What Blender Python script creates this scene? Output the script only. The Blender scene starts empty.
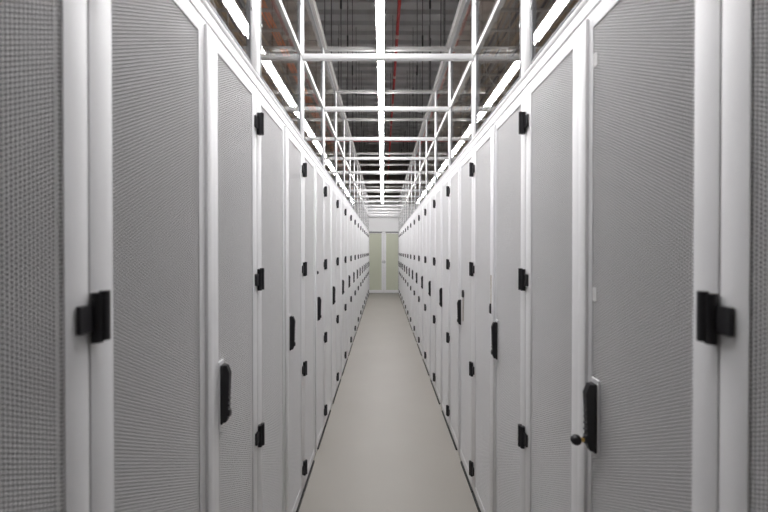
import bpy, bmesh, math, random
import numpy as np
from mathutils import Vector, Matrix

random.seed(4)
C = bpy.context.scene.collection
scn = bpy.context.scene

# ------------------------------------------------------------------ dimensions (metres)
CAM_Z = 1.455
XL, XR = -0.48, 0.541            # door planes of the two rows
PITCH = 0.8                      # cabinet width
Y0 = 0.6                         # boundary between the first two cabinets in view
N_FIRST, N_LAST = -1, 14
Y_END = Y0 + PITCH*(N_LAST+1)    # 12.6
DOOR_TOP = 2.075
TOP = 2.115                      # top of the cabinet header
PANEL_Z0, PANEL_Z1 = 0.07, 2.03
BAR_LOW = CAM_Z + 1.163
BAR_TOP = CAM_Z + 1.655
LAMP_Z = CAM_Z + 1.56
DECK_Z = 5.5
HX, HY0, HY1 = 4.2, -3.0, 16.0

# ------------------------------------------------------------------ materials
def mat(name, col, rough=0.5, metal=0.0, spec=0.5, bump=None, vary=None):
    m = bpy.data.materials.new(name); m.use_nodes = True
    nt = m.node_tree; b = nt.nodes['Principled BSDF']
    b.inputs['Base Color'].default_value = (*col, 1)
    b.inputs['Roughness'].default_value = rough
    b.inputs['Metallic'].default_value = metal
    b.inputs['Specular IOR Level'].default_value = spec
    tc = nt.nodes.new('ShaderNodeTexCoord')
    if vary:
        sc, amt = vary
        n = nt.nodes.new('ShaderNodeTexNoise'); n.inputs['Scale'].default_value = sc
        n.inputs['Detail'].default_value = 5
        nt.links.new(tc.outputs['Object'], n.inputs['Vector'])
        r = nt.nodes.new('ShaderNodeMapRange')
        r.inputs['To Min'].default_value = 1-amt; r.inputs['To Max'].default_value = 1+amt
        nt.links.new(n.outputs['Fac'], r.inputs['Value'])
        mx = nt.nodes.new('ShaderNodeVectorMath'); mx.operation = 'SCALE'
        mx.inputs[0].default_value = col
        nt.links.new(r.outputs['Result'], mx.inputs['Scale'])
        nt.links.new(mx.outputs['Vector'], b.inputs['Base Color'])
    if bump:
        sc, st = bump
        n2 = nt.nodes.new('ShaderNodeTexNoise'); n2.inputs['Scale'].default_value = sc
        n2.inputs['Detail'].default_value = 3
        nt.links.new(tc.outputs['Object'], n2.inputs['Vector'])
        bp = nt.nodes.new('ShaderNodeBump'); bp.inputs['Strength'].default_value = st
        bp.inputs['Distance'].default_value = 0.002
        nt.links.new(n2.outputs['Fac'], bp.inputs['Height'])
        nt.links.new(bp.outputs['Normal'], b.inputs['Normal'])
    return m

WHITE = mat('white powder coat', (0.83, 0.83, 0.84), 0.42, bump=(220, 0.06), vary=(3, 0.015))
MESHW = mat('perforated white steel', (0.82, 0.815, 0.82), 0.5, vary=(4, 0.02))
FRAMEW = mat('white aluminium profile', (0.66, 0.66, 0.665), 0.35, vary=(6, 0.02))
INNER = mat('dark cabinet interior', (0.06, 0.06, 0.063), 0.6, vary=(5, 0.1))
ZINC = mat('zinc plated steel', (0.42, 0.42, 0.43), 0.45, 0.5, vary=(8, 0.06))
BLACK = mat('black plastic', (0.012, 0.011, 0.014), 0.42, vary=(30, 0.15))
RUBBER_AND_SHADE = mat('black rubber and stile shade', (0.02, 0.02, 0.02), 0.7, vary=(20, 0.1))  # floor strip rubber; also blackens the door stile backs as shade
GASKET = mat('grey gasket', (0.16, 0.16, 0.17), 0.5, vary=(20, 0.1))
BRASS = mat('brass', (0.6, 0.42, 0.14), 0.3, 1.0, vary=(30, 0.05))
PAPER = mat('white label paper', (0.88, 0.88, 0.87), 0.7, vary=(30, 0.02))
DECK = mat('grey steel roof deck', (0.55, 0.55, 0.555), 0.5, 0.0, vary=(2.5, 0.15))
HALLW = mat('brown grey hall wall', (0.36, 0.31, 0.27), 0.8, vary=(1.5, 0.2))
RED = mat('red sprinkler paint', (0.42, 0.02, 0.02), 0.4, vary=(10, 0.1))
COUPL = mat('pale pipe coupling', (0.62, 0.45, 0.42), 0.45, vary=(10, 0.05))
TRAYM = mat('brown tray sheet', (0.34, 0.275, 0.225), 0.6, vary=(5, 0.3))
TRAYZ = mat('galvanised tray rail', (0.45, 0.42, 0.39), 0.5, 0.3, vary=(7, 0.15))
ORANGE = mat('orange cable jacket', (0.92, 0.27, 0.05), 0.45, vary=(12, 0.15))
TAN = mat('tan cable jacket', (0.50, 0.38, 0.25), 0.5, vary=(12, 0.2))
GREYC = mat('grey cable jacket', (0.42, 0.41, 0.40), 0.5, vary=(12, 0.15))
DARKC = mat('dark cable jacket', (0.06, 0.05, 0.06), 0.5, vary=(12, 0.2))
ROD = mat('dark steel rod', (0.07, 0.07, 0.072), 0.5, 0.2, vary=(12, 0.1))
GREYAL = mat('grey aluminium profile', (0.27, 0.26, 0.25), 0.4, vary=(6, 0.05))
LIGHTAL = mat('light grey aluminium profile', (0.40, 0.395, 0.385), 0.4, vary=(6, 0.04))
WALLW = mat('white end panel', (0.86, 0.86, 0.865), 0.5, vary=(3, 0.02))
STRING = mat('brown cord', (0.36, 0.27, 0.18), 0.8, vary=(40, 0.2))
HOUSING = mat('lamp housing', (0.75, 0.75, 0.76), 0.4, vary=(5, 0.02))

def floor_mat():
    m = bpy.data.materials.new('beige vinyl floor'); m.use_nodes = True
    nt = m.node_tree; b = nt.nodes['Principled BSDF']
    tc = nt.nodes.new('ShaderNodeTexCoord')
    n = nt.nodes.new('ShaderNodeTexNoise'); n.inputs['Scale'].default_value = 260; n.inputs['Detail'].default_value = 3
    n2 = nt.nodes.new('ShaderNodeTexNoise'); n2.inputs['Scale'].default_value = 1.7; n2.inputs['Detail'].default_value = 4
    nt.links.new(tc.outputs['Object'], n.inputs['Vector']); nt.links.new(tc.outputs['Object'], n2.inputs['Vector'])
    r = nt.nodes.new('ShaderNodeValToRGB')
    r.color_ramp.elements[0].position = 0.3; r.color_ramp.elements[0].color = (0.295, 0.278, 0.25, 1)
    r.color_ramp.elements[1].position = 0.7; r.color_ramp.elements[1].color = (0.34, 0.322, 0.292, 1)
    ad = nt.nodes.new('ShaderNodeMath'); ad.operation = 'MULTIPLY_ADD'; ad.inputs[1].default_value = 0.35; 
    sc = nt.nodes.new('ShaderNodeMath'); sc.operation = 'MULTIPLY'; sc.inputs[1].default_value = 0.65
    nt.links.new(n.outputs['Fac'], sc.inputs[0])
    nt.links.new(n2.outputs['Fac'], ad.inputs[0]); nt.links.new(sc.outputs[0], ad.inputs[2])
    nt.links.new(ad.outputs[0], r.inputs['Fac'])
    nt.links.new(r.outputs['Color'], b.inputs['Base Color'])
    b.inputs['Roughness'].default_value = 0.45
    b.inputs['Specular IOR Level'].default_value = 0.35
    return m
FLOOR = floor_mat()

def glass_mat(name, tint):
    # thin clear pane: transmission straight through, mirror reflection by Fresnel on each face
    m = bpy.data.materials.new(name); m.use_nodes = True
    nt = m.node_tree; nt.nodes.clear()
    out = nt.nodes.new('ShaderNodeOutputMaterial')
    geo = nt.nodes.new('ShaderNodeNewGeometry')
    ior = nt.nodes.new('ShaderNodeMapRange')
    ior.inputs['To Min'].default_value = 1.5; ior.inputs['To Max'].default_value = 1/1.5
    nt.links.new(geo.outputs['Backfacing'], ior.inputs['Value'])
    fr = nt.nodes.new('ShaderNodeFresnel'); nt.links.new(ior.outputs['Result'], fr.inputs['IOR'])
    tr = nt.nodes.new('ShaderNodeBsdfTransparent'); tr.inputs['Color'].default_value = (*tint, 1)
    gl = nt.nodes.new('ShaderNodeBsdfGlossy'); gl.inputs['Roughness'].default_value = 0.015
    gl.inputs['Color'].default_value = (1, 1, 1, 1)
    mix = nt.nodes.new('ShaderNodeMixShader')
    nt.links.new(fr.outputs['Fac'], mix.inputs['Fac'])
    nt.links.new(tr.outputs[0], mix.inputs[1]); nt.links.new(gl.outputs[0], mix.inputs[2])
    nt.links.new(mix.outputs[0], out.inputs['Surface'])
    return m
GLASS = glass_mat('clear acrylic pane', (0.97, 0.965, 0.955))

GREEN = mat('pale green door glass', (0.60, 0.62, 0.50), 0.06, spec=0.8, vary=(2, 0.03))

LAMP_STRENGTH = 84.0
EM = bpy.data.materials.new('lamp diffuser'); EM.use_nodes = True
_b = EM.node_tree.nodes['Principled BSDF']
_b.inputs['Base Color'].default_value = (0.9, 0.9, 0.9, 1)
_b.inputs['Emission Color'].default_value = (1.0, 0.985, 0.99, 1)
_b.inputs['Emission Strength'].default_value = LAMP_STRENGTH

# ------------------------------------------------------------------ mesh helpers
def box(bm, x0, x1, y0, y1, z0, z1, bev=0.0, seg=1):
    lo = Vector((min(x0, x1), min(y0, y1), min(z0, z1))); hi = Vector((max(x0, x1), max(y0, y1), max(z0, z1)))
    vs = [bm.verts.new((x, y, z)) for x in (lo.x, hi.x) for y in (lo.y, hi.y) for z in (lo.z, hi.z)]
    idx = [(0, 1, 3, 2), (4, 6, 7, 5), (0, 4, 5, 1), (2, 3, 7, 6), (0, 2, 6, 4), (1, 5, 7, 3)]
    fs = [bm.faces.new([vs[i] for i in f]) for f in idx]
    if bev > 0:
        es = list({e for f in fs for e in f.edges})
        bmesh.ops.bevel(bm, geom=es, offset=bev, segments=seg, profile=0.5, affect='EDGES')

def rod(bm, p0, p1, r, n=10):
    p0, p1 = Vector(p0), Vector(p1); d = p1-p0
    q = d.to_track_quat('Z', 'Y').to_matrix().to_4x4()
    bmesh.ops.create_cone(bm, cap_ends=True, segments=n, radius1=r, radius2=r, depth=d.length,
                          matrix=Matrix.Translation((p0+p1)/2) @ q)

def tube(bm, pts, r, n=8):
    pts = [Vector(p) for p in pts]; rings = []
    for i, p in enumerate(pts):
        t = (pts[min(i+1, len(pts)-1)]-pts[max(i-1, 0)]).normalized()
        a = Vector((0, 0, 1)) if abs(t.z) < .9 else Vector((1, 0, 0))
        u = t.cross(a).normalized(); v = t.cross(u)
        rings.append([bm.verts.new(p+r*(math.cos(2*math.pi*k/n)*u+math.sin(2*math.pi*k/n)*v)) for k in range(n)])
    for a, b in zip(rings, rings[1:]):
        for k in range(n):
            bm.faces.new((a[k], a[(k+1) % n], b[(k+1) % n], b[k]))
    bm.faces.new(rings[0][::-1]); bm.faces.new(rings[-1])

def sphere(bm, c, r, seg=20):
    bmesh.ops.create_uvsphere(bm, u_segments=seg, v_segments=seg//2, radius=r, matrix=Matrix.Translation(c))

def obj(name, bm, m, parent=None, smooth=False, loc=(0, 0, 0)):
    bmesh.ops.recalc_face_normals(bm, faces=bm.faces)
    me = bpy.data.meshes.new(name); bm.to_mesh(me); bm.free()
    for mm in (m if isinstance(m, (list, tuple)) else [m]): me.materials.append(mm)
    if smooth:
        me.shade_smooth()
        me.set_sharp_from_angle(angle=math.radians(40))
    o = bpy.data.objects.new(name, me); C.objects.link(o)
    o.location = loc
    if parent: o.parent = parent
    return o

def NB(): return bmesh.new()
def bx(*a, **k):
    b = NB(); box(b, *a, **k); return b

def tag(o, label, cat, group=None):
    o['label'] = label; o['category'] = cat
    if group: o['group'] = group
    return o
def thing(name, label, cat, loc=(0, 0, 0), rz=0.0, group=None):
    o = bpy.data.objects.new(name, None); C.objects.link(o)
    o.empty_display_size = 0.1
    o.location = loc; o.rotation_euler = (0, 0, rz)
    return tag(o, label, cat, group)
def struct(name, bm, m, parent=None, **k):
    o = obj(name, bm, m, parent, **k); o['kind'] = 'structure'; return o
def copy_tree(o, parent=None):
    c = o.copy(); C.objects.link(c)
    if parent: c.parent = parent
    for ch in o.children: copy_tree(ch, c)
    return c

ORD = ['first', 'second', 'third', 'fourth', 'fifth', 'sixth', 'seventh', 'eighth', 'ninth', 'tenth', 'eleventh',
       'twelfth', 'thirteenth', 'fourteenth', 'fifteenth', 'sixteenth', 'seventeenth', 'eighteenth', 'nineteenth']

# ------------------------------------------------------------------ perforated sheet: real hexagonal holes with walls
def perforated_mesh(w, h, p=0.0070, scale=0.80, th=0.0022):
    row = p*math.sqrt(3)/2
    ny, nz = int(round(w/row)), int(round(h/p))
    j, i = np.meshgrid(np.arange(nz), np.arange(ny), indexing='ij')
    cy = (i+0.5)*(w/ny); cz = (j+0.25+0.5*(i % 2))*(h/(nz+0.5))
    cy, cz = cy.ravel(), cz.ravel(); n = cy.size
    ang = np.radians(np.arange(6)*60)
    R = p/math.sqrt(3)
    oy, oz = R*np.cos(ang), R*np.sin(ang)
    iy, iz = oy*scale, oz*scale
    V = np.zeros((n, 18, 3), np.float32)
    for k, (yy, zz, xx) in enumerate(((oy, oz, 0), (iy, iz, 0), (iy, iz, -th))):
        V[:, 6*k:6*k+6, 0] = xx
        V[:, 6*k:6*k+6, 1] = cy[:, None]+yy; V[:, 6*k:6*k+6, 2] = cz[:, None]+zz
    f = []
    for k in range(6):
        q = (k+1) % 6
        f.append((k, q, 6+q, 6+k)); f.append((6+k, 6+q, 12+q, 12+k))
    f = np.array(f, np.int32)
    F = (f[None]+18*np.arange(n, dtype=np.int32)[:, None, None]).reshape(-1)
    me = bpy.data.meshes.new('mesh_panel')
    me.vertices.add(n*18); me.vertices.foreach_set('co', V.ravel())
    nf = n*12
    me.loops.add(nf*4); me.loops.foreach_set('vertex_index', F)
    me.polygons.add(nf); me.polygons.foreach_set('loop_start', np.arange(0, nf*4, 4, dtype=np.int32))
    me.update(calc_edges=True)
    me.materials.append(MESHW)
    return me
PANEL = perforated_mesh(0.320, PANEL_Z1-PANEL_Z0+0.01)

# ------------------------------------------------------------------ one server cabinet (local: +x into the aisle, +y along the row)
def make_cabinet(side):
    root = thing('server_cabinet', '', 'server cabinet')
    D = 1.10
    b = NB()
    fx = -0.034
    box(b, -D, fx, 0.002, 0.022, 0.02, TOP, .001)
    box(b, -D, fx, PITCH-0.022, PITCH-0.002, 0.02, TOP, .001)
    box(b, -D, fx, 0.022, PITCH-0.022, TOP-0.03, TOP-0.001)
    box(b, -D, fx, 0.022, PITCH-0.022, 0.02, 0.05)
    obj('carcass', b, WHITE, root)
    b = NB()
    box(b, -D+0.005, -D+0.02, 0.0225, PITCH-0.0225, 0.05, TOP-0.03)
    obj('back_panel', b, INNER, root)
    b = NB()
    for y in (0.0225, PITCH-0.0255):
        box(b, -D+0.02, -0.0345, y, y+0.003, 0.051, TOP-0.031)
    obj('side_liner', b, INNER, root)
    obj('header', bx(-0.034, 0.0, 0.001, PITCH-0.001, DOOR_TOP+0.004, TOP, bev=.002), WHITE, root)
    for y in (0.13, PITCH-0.17):
        b = NB()
        box(b, -0.17, -0.13, y, y+0.012, 0.05, TOP-0.03); box(b, -0.17, -0.167, y, y+0.04, 0.05, TOP-0.03)
        obj('mounting_rail', b, ZINC, root)
    b = NB(); box(b, -D+0.021, -0.0345, 0.026, PITCH-0.026, TOP-0.036, TOP-0.0305)
    obj('top_liner', b, INNER, root)
    for y0, y1 in ((0.004, 0.32), (0.48, PITCH-0.004)):
        obj('floor_seal', bx(-0.06, 0.009, y0, y1, 0.0, 0.013, bev=.001), RUBBER_AND_SHADE, root)
    obj('foot', bx(-0.3, -0.004, 0.32, 0.48, 0.0, 0.03, bev=.001), WHITE, root)
    # doors
    spans = ((0.052, 0.36), (0.47, 0.753)) if side == 'left' else ((0.048, 0.34), (0.44, 0.75))
    for k, (a, c) in enumerate(((0.0015, 0.3985), (0.4015, 0.7985))):
        p0, p1 = spans[k]
        d = NB()
        z0, z1 = 0.016, DOOR_TOP
        # thin front flange around the mesh, deeper box section set back behind it
        box(d, -0.0032, 0, a, p0, z0, z1, .001, 2); box(d, -0.0032, 0, p1, c, z0, z1, .001, 2)
        box(d, -0.0032, 0, p0-.001, p1+.001, z0, PANEL_Z0, .001); box(d, -0.0032, 0, p0-.001, p1+.001, PANEL_Z1, z1, .001)
        sl = NB()
        box(sl, -0.03, -0.0033, a, a+.022, z0, z1); box(sl, -0.03, -0.0033, c-.022, c, z0, z1)
        box(sl, -0.03, -0.0033, a+.022, c-.022, z0, z0+.022); box(sl, -0.03, -0.0033, a+.022, c-.022, z1-.02, z1)
        dr = obj('door', d, WHITE, root, smooth=True)
        obj('door_seal', sl, RUBBER_AND_SHADE, dr)  # backs of the white stiles, coloured black as shade behind the mesh
        pn = bpy.data.objects.new('mesh_panel', PANEL); C.objects.link(pn)
        pn.parent = dr; pn.location = (-0.0028, (p0+p1)/2-0.160, PANEL_Z0-0.005)
        for z in (0.145, 0.745, 1.345, 1.94):
            h = NB()
            near = (k == 0) == (side == 'left')       # the leaf hung at the edge nearer the camera
            e, q = (0.0, 1) if k == 0 else (PITCH, -1)
            if near:        # tall double barrel
                rod(h, (0.008, e+q*0.006, z-0.041), (0.008, e+q*0.006, z+0.041), 0.0085, 12)
                rod(h, (0.0150, e+q*0.013, z-0.038), (0.0150, e+q*0.013, z+0.044), 0.0080, 12)
                box(h, 0.0005, 0.014, e+q*0.003, e+q*0.016, z-0.036, z+0.038, .001)
            else:           # short flag plate
                box(h, 0.0002, 0.008, e+q*0.028, e+q*0.0025, z-0.022, z+0.023, .0015)
            obj('hinge', h, BLACK, dr, smooth=True)
        if k == 1:
            obj('astragal', bx(-0.002, 0.009, 0.388, 0.424, 0.03, DOOR_TOP-0.01, bev=.003, seg=2), WHITE, dr, smooth=True)
            h0 = 0.467 if side == 'left' else 0.443
            pl = NB(); box(pl, -0.0025, 0.003, h0, h0+0.034, 0.934, 1.131, .0015)
            obj('handle_plate', pl, WHITE, dr)
            lv = NB()
            box(lv, 0.0032, 0.010, h0+.004, h0+.030, 0.945, 1.12, .002)
            # lever: slightly bowed grip with a barrel lock at the lower end
            prof = [(0.950, .018), (0.965, .024), (1.0, .025), (1.06, .027), (1.095, .029), (1.118, .020)]
            vs = []
            for zz, xx in prof:
                vs.append([lv.verts.new((x, h0+y, zz)) for x, y in ((0.010, .006), (xx, .009), (xx, .025), (0.010, .028))])
            for r0, r1 in zip(vs, vs[1:]):
                for q in range(4): lv.faces.new((r0[q], r0[(q+1) % 4], r1[(q+1) % 4], r1[q]))
            lv.faces.new(vs[0][::-1]); lv.faces.new(vs[-1])
            for q in range(7):
                zz = 0.985+q*0.016
                rod(lv, (0.0255, h0+.010, zz), (0.0255, h0+.024, zz), 0.003, 8)
            rod(lv, (0.010, h0+.017, 0.975), (0.029, h0+.017, 0.975), 0.009, 14)
            obj('handle_lever', lv, BLACK, dr, smooth=True)
    return root

cabs = {}
for side in ('left', 'right'):
    proto = make_cabinet(side)
    for n in range(N_FIRST, N_LAST+1):
        o = proto if n == N_FIRST else copy_tree(proto)
        if side == 'left': o.location = (XL, Y0+PITCH*n, 0); o.rotation_euler.z = 0
        else: o.location = (XR, Y0+PITCH*(n+1)-0.010, 0); o.rotation_euler.z = math.pi
        if n == -1:
            o['label'] = f'white mesh door cabinet cut off by the {side} edge of the photo'
        elif n == 0:
            o['label'] = ('white mesh door cabinet nearest the camera with both doors whole, left row' if side == 'left' else
                          'white mesh door cabinet with a black ball key in its handle, right row')
        elif n == N_LAST:
            o['label'] = f'last mesh door cabinet of the {side} row, beside the green glass doors'
        else:
            o['label'] = f'white mesh door server cabinet, {ORD[n]} whole one from the camera in the {side} row'
        o['group'] = f'server cabinets in the {side} row'
        cabs[side, n] = o

# two small paper stickers on the mesh of the first right-hand door
dr = [c for c in cabs['right', 0].children if c.name.startswith('door')][1]
for z in (1.927, 1.327):
    s = obj('sticker', bx(-0.0027, -0.0012, 0.442, 0.458, z, z+0.034), PAPER, dr)
    s['label'] = 'white paper sticker on the mesh'

# ------------------------------------------------------------------ keys and fobs
k = thing('key', 'black ball headed brass key sticking out of the nearest right handle', 'key', (XR-0.029, Y0+PITCH-0.470, 0.975))
b = NB(); sphere(b, (-0.021, 0, 0), 0.0132); obj('key_head', b, BLACK, k, smooth=True)
b = NB(); rod(b, (-0.012, 0, 0), (0.0, 0, 0), 0.004); rod(b, (-0.006, 0, 0), (-0.003, 0, 0), 0.006); obj('key_shank', b, BRASS, k, smooth=True)

def fob(x, y, z, sgn, up, down, lab):
    t = thing('key_fob', lab, 'key fob', (x, y, z), group='small fobs hung beside the right row handles')
    b = NB()
    box(b, 0, sgn*0.012, -0.013, 0.013, -0.02, 0.02, .003); rod(b, (sgn*.006, 0, .018), (sgn*.006, 0, .028), .006)
    obj('tag', b, BLACK, t)
    b = NB(); tube(b, [(sgn*.004, 0.001*math.sin(q), -0.02-down+(down+0.03+up)*q/8) for q in range(9)], 0.0022, 6)
    obj('cord', b, STRING, t)
fob(XR-0.0, Y0+PITCH*1+0.42, 1.165, -1, 0.16, 0.0, 'small black fob on a brown cord above the second right row handle')
fob(XR-0.0, Y0+PITCH*2+0.255, 1.165, -1, 0.0, 0.16, 'small black fob beside the third right row handle, cord hanging below')
b = NB(); rod(b, (0, 0, 0), (0.012, 0, 0), 0.013, 16); rod(b, (0.012, 0, 0), (0.018, 0, 0), 0.009, 16)
tag(obj('lock_button', b, BLACK, smooth=True, loc=(XL, Y0+PITCH*2+0.415+0.09-0.45+0.40-0.02, 1.30)),
    'small round black lock button on a white door frame, left row', 'lock button')

# ------------------------------------------------------------------ floor, hall shell
struct('floor', bx(-HX, HX, HY0, HY1, -0.1, 0.0), FLOOR)
b = NB()   # trapezoidal deck, ribs run across the aisle
y = HY0; prev = None; rib = 0.30
prof = [(0, 0), (0.11, 0), (0.14, 0.06), (0.27, 0.06)]
pts = []
while y < HY1:
    for dy, dz in prof: pts.append((y+dy, DECK_Z+dz))
    y += rib
low = [(b.verts.new((-HX, p[0], p[1])), b.verts.new((HX, p[0], p[1]))) for p in pts]
upp = [(b.verts.new((-HX, p[0], DECK_Z+0.2)), b.verts.new((HX, p[0], DECK_Z+0.2))) for p in pts]
for i in range(len(pts)-1):
    b.faces.new((low[i][0], low[i][1], low[i+1][1], low[i+1][0]))
    b.faces.new((upp[i][0], upp[i+1][0], upp[i+1][1], upp[i][1]))
    b.faces.new((low[i][0], low[i+1][0], upp[i+1][0], upp[i][0])); b.faces.new((low[i][1], upp[i][1], upp[i+1][1], low[i+1][1]))
b.faces.new((low[0][0], upp[0][0], upp[0][1], low[0][1])); b.faces.new((low[-1][0], low[-1][1], upp[-1][1], upp[-1][0]))
struct('ceiling', b, DECK)
struct('wall_left', bx(-HX-0.2, -HX, HY0, HY1, 0, DECK_Z+0.2), HALLW)
struct('wall_right', bx(HX, HX+0.2, HY0, HY1, 0, DECK_Z+0.2), HALLW)
struct('wall_back', bx(-HX, HX, HY0-0.2, HY0, 0, DECK_Z+0.2), HALLW)
struct('wall_front', bx(-HX, HX, HY1, HY1+0.2, 0, DECK_Z+0.2), HALLW)

# ------------------------------------------------------------------ end of the aisle: double door with a panel above
YE = Y_END+0.02
xm = (XL+XR)/2
struct('wall_end', bx(XL-0.02, XR+0.02, YE, YE+0.05, 2.115, BAR_TOP-0.03), WALLW)
struct('trim_1', bx(XL-0.02, XR+0.02, YE-0.012, YE, 2.115, 2.14, bev=.003), FRAMEW)
struct('trim_2', bx(XL-0.02, XR+0.02, YE-0.005, YE+0.05, 2.078, 2.114), GASKET)
for i, (a, c) in enumerate(((XL+0.004, xm-0.002), (xm+0.002, XR-0.004))):
    inner = 0.078
    ga, gc = (a+0.012, c-inner) if i == 0 else (a+inner, c-0.012)
    b = NB()
    box(b, a, ga, YE, YE+0.04, 0.012, 2.075, .002); box(b, gc, c, YE, YE+0.04, 0.012, 2.075, .002)
    box(b, ga-.001, gc+.001, YE+.001, YE+0.04, 0.012, 0.115, .002); box(b, ga-.001, gc+.001, YE+.001, YE+0.04, 2.058, 2.075, .002)
    d = struct(f'door_{i+1}', b, WHITE)
    obj('glass_pane', bx(ga-0.003, gc+0.003, YE+0.014, YE+0.022, 0.113, 2.06), GREEN, d)
    s = -1 if i == 0 else 1
    b = NB(); box(b, xm+s*0.012, xm+s*0.045, YE-0.006, YE, 1.03, 1.13, .002)
    rod(b, (xm+s*0.028, YE-0.006, 1.08), (xm+s*0.028, YE-0.045, 1.08), 0.009); rod(b, (xm+s*0.02, YE-0.045, 1.08), (xm+s*0.07, YE-0.045, 1.08), 0.008)
    obj('door_handle', b, ZINC, d)
b = NB(); box(b, xm-0.06, xm+0.06, YE-0.03, YE-0.006, 2.06, 2.113, .004)
struct('trim_3', b, WHITE)

# ------------------------------------------------------------------ white aluminium containment frame above the cabinets
fr = thing('containment_frame', 'white aluminium frame of posts, rails and crossbars above both cabinet rows', 'frame', (0, 0, TOP))
def fpart(name, m, *bounds, bev=0.003):
    x0, x1, y0, y1, z0, z1 = bounds
    b = NB(); box(b, x0, x1, y0, y1, z0-TOP, z1-TOP, bev, 2)
    return obj(name, b, m, fr, smooth=True)
YA, YB = Y0-PITCH-0.0, Y_END+0.0
for sx, x in ((-1, XL), (1, XR)):
    xi = lambda d: x - sx*d            # d metres towards the aisle
    fpart('bottom_rail', FRAMEW, xi(0.0), xi(-0.045), YA, YB, TOP+0.001, TOP+0.022)
    fpart('middle_rail', LIGHTAL, xi(0.004), xi(-0.02), YA, YB, BAR_LOW-0.016, BAR_LOW+0.016)
    fpart('top_rail', GREYAL, xi(0.022), xi(-0.03), YA, YB, BAR_TOP-0.02, BAR_TOP+0.045)
    for n in range(-1, N_LAST+2):
        y = Y0+PITCH*n
        w = 0.045
        fpart('post', FRAMEW, xi(0.0), xi(-0.014), max(y-w, YA), min(y+w, YB), TOP+0.022, BAR_TOP+0.02)
for n in range(-1, N_LAST+2):
    y = Y0+PITCH*n
    fpart('lower_crossbar', FRAMEW, XL+0.001, XR-0.001, y-0.015, y+0.015, BAR_LOW-0.023, BAR_LOW+0.010)
    fpart('upper_crossbar', LIGHTAL, XL+0.001, XR-0.001, y-0.013, y+0.013, BAR_TOP-0.026, BAR_TOP+0.004)

# glass panes, one per bay and side, each with its gasket and bolts
def make_pane():
    L = PITCH-0.112; H = BAR_TOP-0.03-TOP-0.03
    p = tag(obj('glass_panel', bx(-0.004, 0.004, 0, L, 0, H), GLASS), '', 'glass panel')
    g = NB()
    for y0, y1, z0, z1 in ((-.006, .004, -.006, H+.006), (L-.004, L+.006, -.006, H+.006), (.004, L-.004, -.006, .004), (.004, L-.004, H-.004, H+.006)):
        box(g, -0.008, 0.008, y0, y1, z0, z1, .001)
    obj('gasket', g, GASKET, p)
    for zz in (0.2, 0.75):
        for yy in (-.003, L+.003):
            b = NB(); rod(b, (-0.012, yy, zz), (0.012, yy, zz), 0.007, 10); obj('bolt', b, ZINC, p)
    return p
pane = make_pane(); firstp = True
for side, x in (('left', XL-0.009), ('right', XR+0.009)):
    for n in range(-1, N_LAST+1):
        if firstp: o = pane; firstp = False
        else: o = copy_tree(pane)
        if side == 'left': o.location = (x, Y0+PITCH*n+0.056, TOP+0.03)
        else: o.location = (x, Y0+PITCH*(n+1)-0.056, TOP+0.03); o.rotation_euler.z = math.pi
        if n == -1: lab = f'clear pane above the cabinet cut off by the {side} edge'
        elif n == N_LAST: lab = f'clear pane over the last cabinet of the {side} row, by the end wall'
        else: lab = f'clear pane in a white frame above the {ORD[n]} whole cabinet, {side} row'
        o['label'] = lab; o['group'] = f'clear panes above the {side} row'

# ------------------------------------------------------------------ linear lamp along the aisle
LX = -0.018
lamp = thing('strip_light', 'long glowing white strip light running along the middle of the aisle', 'light', (LX, 0, LAMP_Z))
LY0, LY1 = 0.4, 11.85
b = NB(); box(b, -0.026, 0.026, LY0, LY1, -0.018, 0.0, .006, 2); obj('diffuser', b, EM, lamp)
b = NB(); box(b, -0.0275, 0.0275, LY0, LY1, 0.0005, 0.034, .003); obj('housing', b, HOUSING, lamp)
for y in (LY0-0.008, LY1+0.008):
    obj('end_cap', bx(-0.03, 0.03, y-0.008, y+0.008, -0.022, 0.034, bev=.003), HOUSING, lamp)
for n in range(0, N_LAST+1, 2):
    b = NB(); rod(b, (0, Y0+PITCH*n, 0.034), (0, Y0+PITCH*n, BAR_TOP-0.026-LAMP_Z), 0.004, 8); obj('suspension', b, ZINC, lamp)

# ------------------------------------------------------------------ hanger rods from the deck to the top rails
def make_rod():
    L = DECK_Z-(BAR_TOP+0.045)
    b = NB(); rod(b, (0, 0, 0), (0, 0, L), 0.0045, 8)
    p = obj('hanger_rod', b, ROD, smooth=True)
    b = NB(); box(b, -.011, .011, -.009, .009, 1.1, 1.26, .003); obj('turnbuckle', b, ROD, p)
    return p
hr = None
for side, x in (('left', XL-0.004), ('right', XR+0.004)):
    for i in range(13):
        y = 2.66+0.8*i
        if y > 12.4: continue
        if hr is None: o = hr = make_rod()
        else: o = copy_tree(hr)
        o.location = (x, y, BAR_TOP+0.045)
        tag(o, f'thin dark hanger rod above the {side} top rail, {ORD[i]} one from the camera', 'hanger rod', f'dark hanger rods above the {side} rail')

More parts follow.
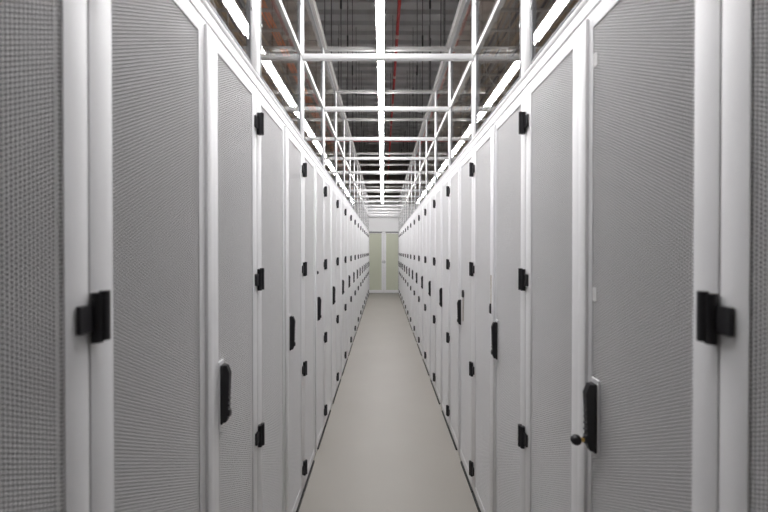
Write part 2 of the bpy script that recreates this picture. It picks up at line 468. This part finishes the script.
# ------------------------------------------------------------------ sprinkler pipes
PX, PZ = 0.172, CAM_Z+2.6
t = thing('sprinkler_pipe', 'red pipe running lengthwise under the roof deck, right of the strip light', 'pipe', (PX, 0, PZ))
b = NB(); rod(b, (0, -1, 0), (0, 14.5, 0), 0.019, 14); obj('pipe', b, RED, t, smooth=True)
for q in range(11):
    b = NB(); yy = 3.42+1.03*q; rod(b, (0, yy-0.035, 0), (0, yy+0.035, 0), 0.023, 14); obj('coupling', b, COUPL, t, smooth=True)
for q in range(6):
    b = NB(); yy = 2.2+2.06*q; rod(b, (0, yy, 0.018), (0, yy, DECK_Z-PZ), 0.005, 8); obj('hanger', b, ROD, t, smooth=True)
t = thing('sprinkler_branch', 'red pipe crossing the aisle high above the crossbars', 'pipe', (0, 8.3, PZ-0.115))
b = NB(); rod(b, (-1.3, 0, 0), (0.9, 0, 0), 0.021, 14); obj('pipe', b, RED, t, smooth=True)
for x in (-1.1, 0.75):
    b = NB(); rod(b, (x, 0, 0.02), (x, 0, DECK_Z-PZ+0.115), 0.005, 8); obj('hanger', b, ROD, t, smooth=True)

# ------------------------------------------------------------------ cable trays above and behind the glass
TY0, TY1 = -0.6, 13.6
def ladder_tray(x0, x1, z, lab):
    t = thing('cable_ladder', lab, 'cable tray', (0, 0, z))
    for x in (x0, x1):
        obj('side_rail', bx(x-0.006, x+0.006, TY0, TY1, -0.01, 0.06), TRAYZ, t)
    b = NB(); y = TY0+0.1
    while y < TY1: box(b, x0, x1, y-0.012, y+0.012, -0.01, 0.004); y += 0.25
    obj('rungs', b, TRAYZ, t)
    for q in range(9):
        yy = 0.2+1.6*q
        for x in (x0-0.012, x1+0.012):
            b = NB(); rod(b, (x, yy, -0.03), (x, yy, DECK_Z-z), 0.005, 6); obj('hanger', b, ROD, t)
        obj('bracket', bx(x0-0.03, x1+0.03, yy-0.015, yy+0.015, -0.04, -0.011), TRAYZ, t)
    return t
def sheet_tray(x0, x1, z, lab):
    t = thing('cable_tray', lab, 'cable tray', (0, 0, z))
    b = NB(); y = TY0
    while y < TY1:   # separate folded lengths with a small gap
        box(b, x0, x1, y, y+0.38, 0, 0.004); y += 0.40
    obj('tray_sheet', b, TRAYM, t)
    for x in (x0, x1): obj('side_rail', bx(x-0.004, x+0.004, TY0, TY1, 0, 0.07), TRAYZ, t)
    for q in range(9):
        yy = 0.6+1.6*q
        for x in (x0-0.01, x1+0.01):
            b = NB(); rod(b, (x, yy, -0.03), (x, yy, DECK_Z-z), 0.005, 6); obj('hanger', b, ROD, t)
        obj('bracket', bx(x0-0.03, x1+0.03, yy-0.015, yy+0.015, -0.03, -0.001), TRAYZ, t)
    return t
def wave_cable(name, x, z, r, m, amp, lab, group, seed):
    rr = random.Random(seed); ph = rr.uniform(0, 6); ph2 = rr.uniform(0, 6)
    b = NB(); n = 70
    pts = [(x+amp*math.sin(2.1*y+ph)+0.5*amp*math.sin(5.3*y+ph2), y, z+0.35*amp*math.sin(3.3*y+ph2)) for y in (TY0+(TY1-TY0)*q/n for q in range(n+1))]
    tube(b, pts, r, 6)
    return tag(obj(name, b, m, smooth=True), lab, 'cable', group)

ZT = CAM_Z+1.80
ladder_tray(-1.52, -0.80, ZT, 'cable ladder behind the left glass panels')
ladder_tray(0.84, 1.56, ZT, 'cable ladder behind the right glass panels')
ZS = CAM_Z+2.85
sheet_tray(-2.0, -0.86, ZS, 'wide brown cable tray high up beyond the left glass')
sheet_tray(0.92, 2.06, ZS, 'wide brown cable tray high up beyond the right glass')
for i in range(5):
    wave_cable('fibre_cable', -0.865-0.016*i, ZT+0.018+0.012*(i % 2), 0.0085, ORANGE, 0.008,
               'orange cable lying in the overhead ladder behind the left glass', 'orange cables beyond the left glass', 10+i)
for i in range(20):
    m = (TAN, GREYC, DARKC, TAN, TAN)[i % 5]; nm = ('tan', 'grey', 'dark', 'tan', 'tan')[i % 5]
    wave_cable('power_cable', -1.01-0.024*i, ZT+0.024+0.012*(i % 3), 0.011, m, 0.02,
               f'{nm} cable in the overhead ladder behind the left glass', f'{nm} cables beyond the left glass', 30+i)
for i in range(24):
    m = (TAN, TAN, DARKC, GREYC, TAN)[i % 5]; nm = ('tan', 'tan', 'dark', 'grey', 'tan')[i % 5]
    wave_cable('power_cable', 0.88+0.026*i, ZT+0.024+0.012*(i % 3), 0.011, m, 0.02,
               f'{nm} cable in the overhead ladder behind the right glass', f'{nm} cables beyond the right glass', 70+i)
# slack cable loops hanging from the right ladder
for i, (y, drop, m) in enumerate(((2.75, 0.36, GREYC), (3.6, 0.5, GREYC), (4.4, 0.42, GREYC), (5.6, 0.55, GREYC), (7.0, 0.5, GREYC))):
    b = NB()
    pts = [(0.95+0.05*math.sin(3*s), y+0.75*s, ZT-0.02-drop*math.sin(math.pi*min(1, s*1.02))**0.6+0.03*math.sin(9*s)) for s in [q/20 for q in range(21)]]
    tube(b, pts, 0.005, 6)
    tag(obj('slack_cable', b, m, smooth=True), f'thin pale cable loop hanging behind the right glass, {ORD[i]} from the camera', 'cable', 'slack cable loops')
for i, (y, drop) in enumerate(((1.0, 0.42), (1.9, 0.5), (3.2, 0.4))):
    b = NB()
    pts = [(-1.0+0.06*math.sin(4*s), y+0.6*s, ZT-0.02-drop*math.sin(math.pi*s)**0.6+0.03*math.sin(8*s)) for s in [q/20 for q in range(21)]]
    tube(b, pts, 0.005, 6)
    tag(obj('slack_cable', b, GREYC, smooth=True), f'thin pale cable loop hanging behind the left glass, {ORD[i]} from the camera', 'cable', 'slack cable loops')

# ------------------------------------------------------------------ world, camera, view
w = bpy.data.worlds.new('World'); scn.world = w; w.use_nodes = True
w.node_tree.nodes['Background'].inputs['Color'].default_value = (0.5, 0.5, 0.5, 1)
w.node_tree.nodes['Background'].inputs['Strength'].default_value = 0.05

cd = bpy.data.cameras.new('Camera'); cam = bpy.data.objects.new('Camera', cd); C.objects.link(cam)
cd.sensor_fit = 'HORIZONTAL'; cd.sensor_width = 36; cd.lens = 36*367/768
tilt = 2.5/367
cam.location = (0, 0, CAM_Z); cam.rotation_euler = (math.pi/2-tilt, 0, 0)
cd.shift_x = 1.1/768; cd.shift_y = -2.5/768
cd.clip_start = 0.01; cd.clip_end = 100
cd.dof.use_dof = True; cd.dof.focus_distance = 2.6; cd.dof.aperture_fstop = cd.lens/7.0
scn.camera = cam

scn.view_settings.view_transform = 'Standard'; scn.view_settings.look = 'None'
scn.view_settings.gamma = 1.0; scn.view_settings.use_curve_mapping = False
scn.view_settings.exposure = 0.0
cy = scn.cycles
cy.max_bounces = 12; cy.diffuse_bounces = 7; cy.glossy_bounces = 5; cy.transparent_max_bounces = 40
cy.use_denoising = True
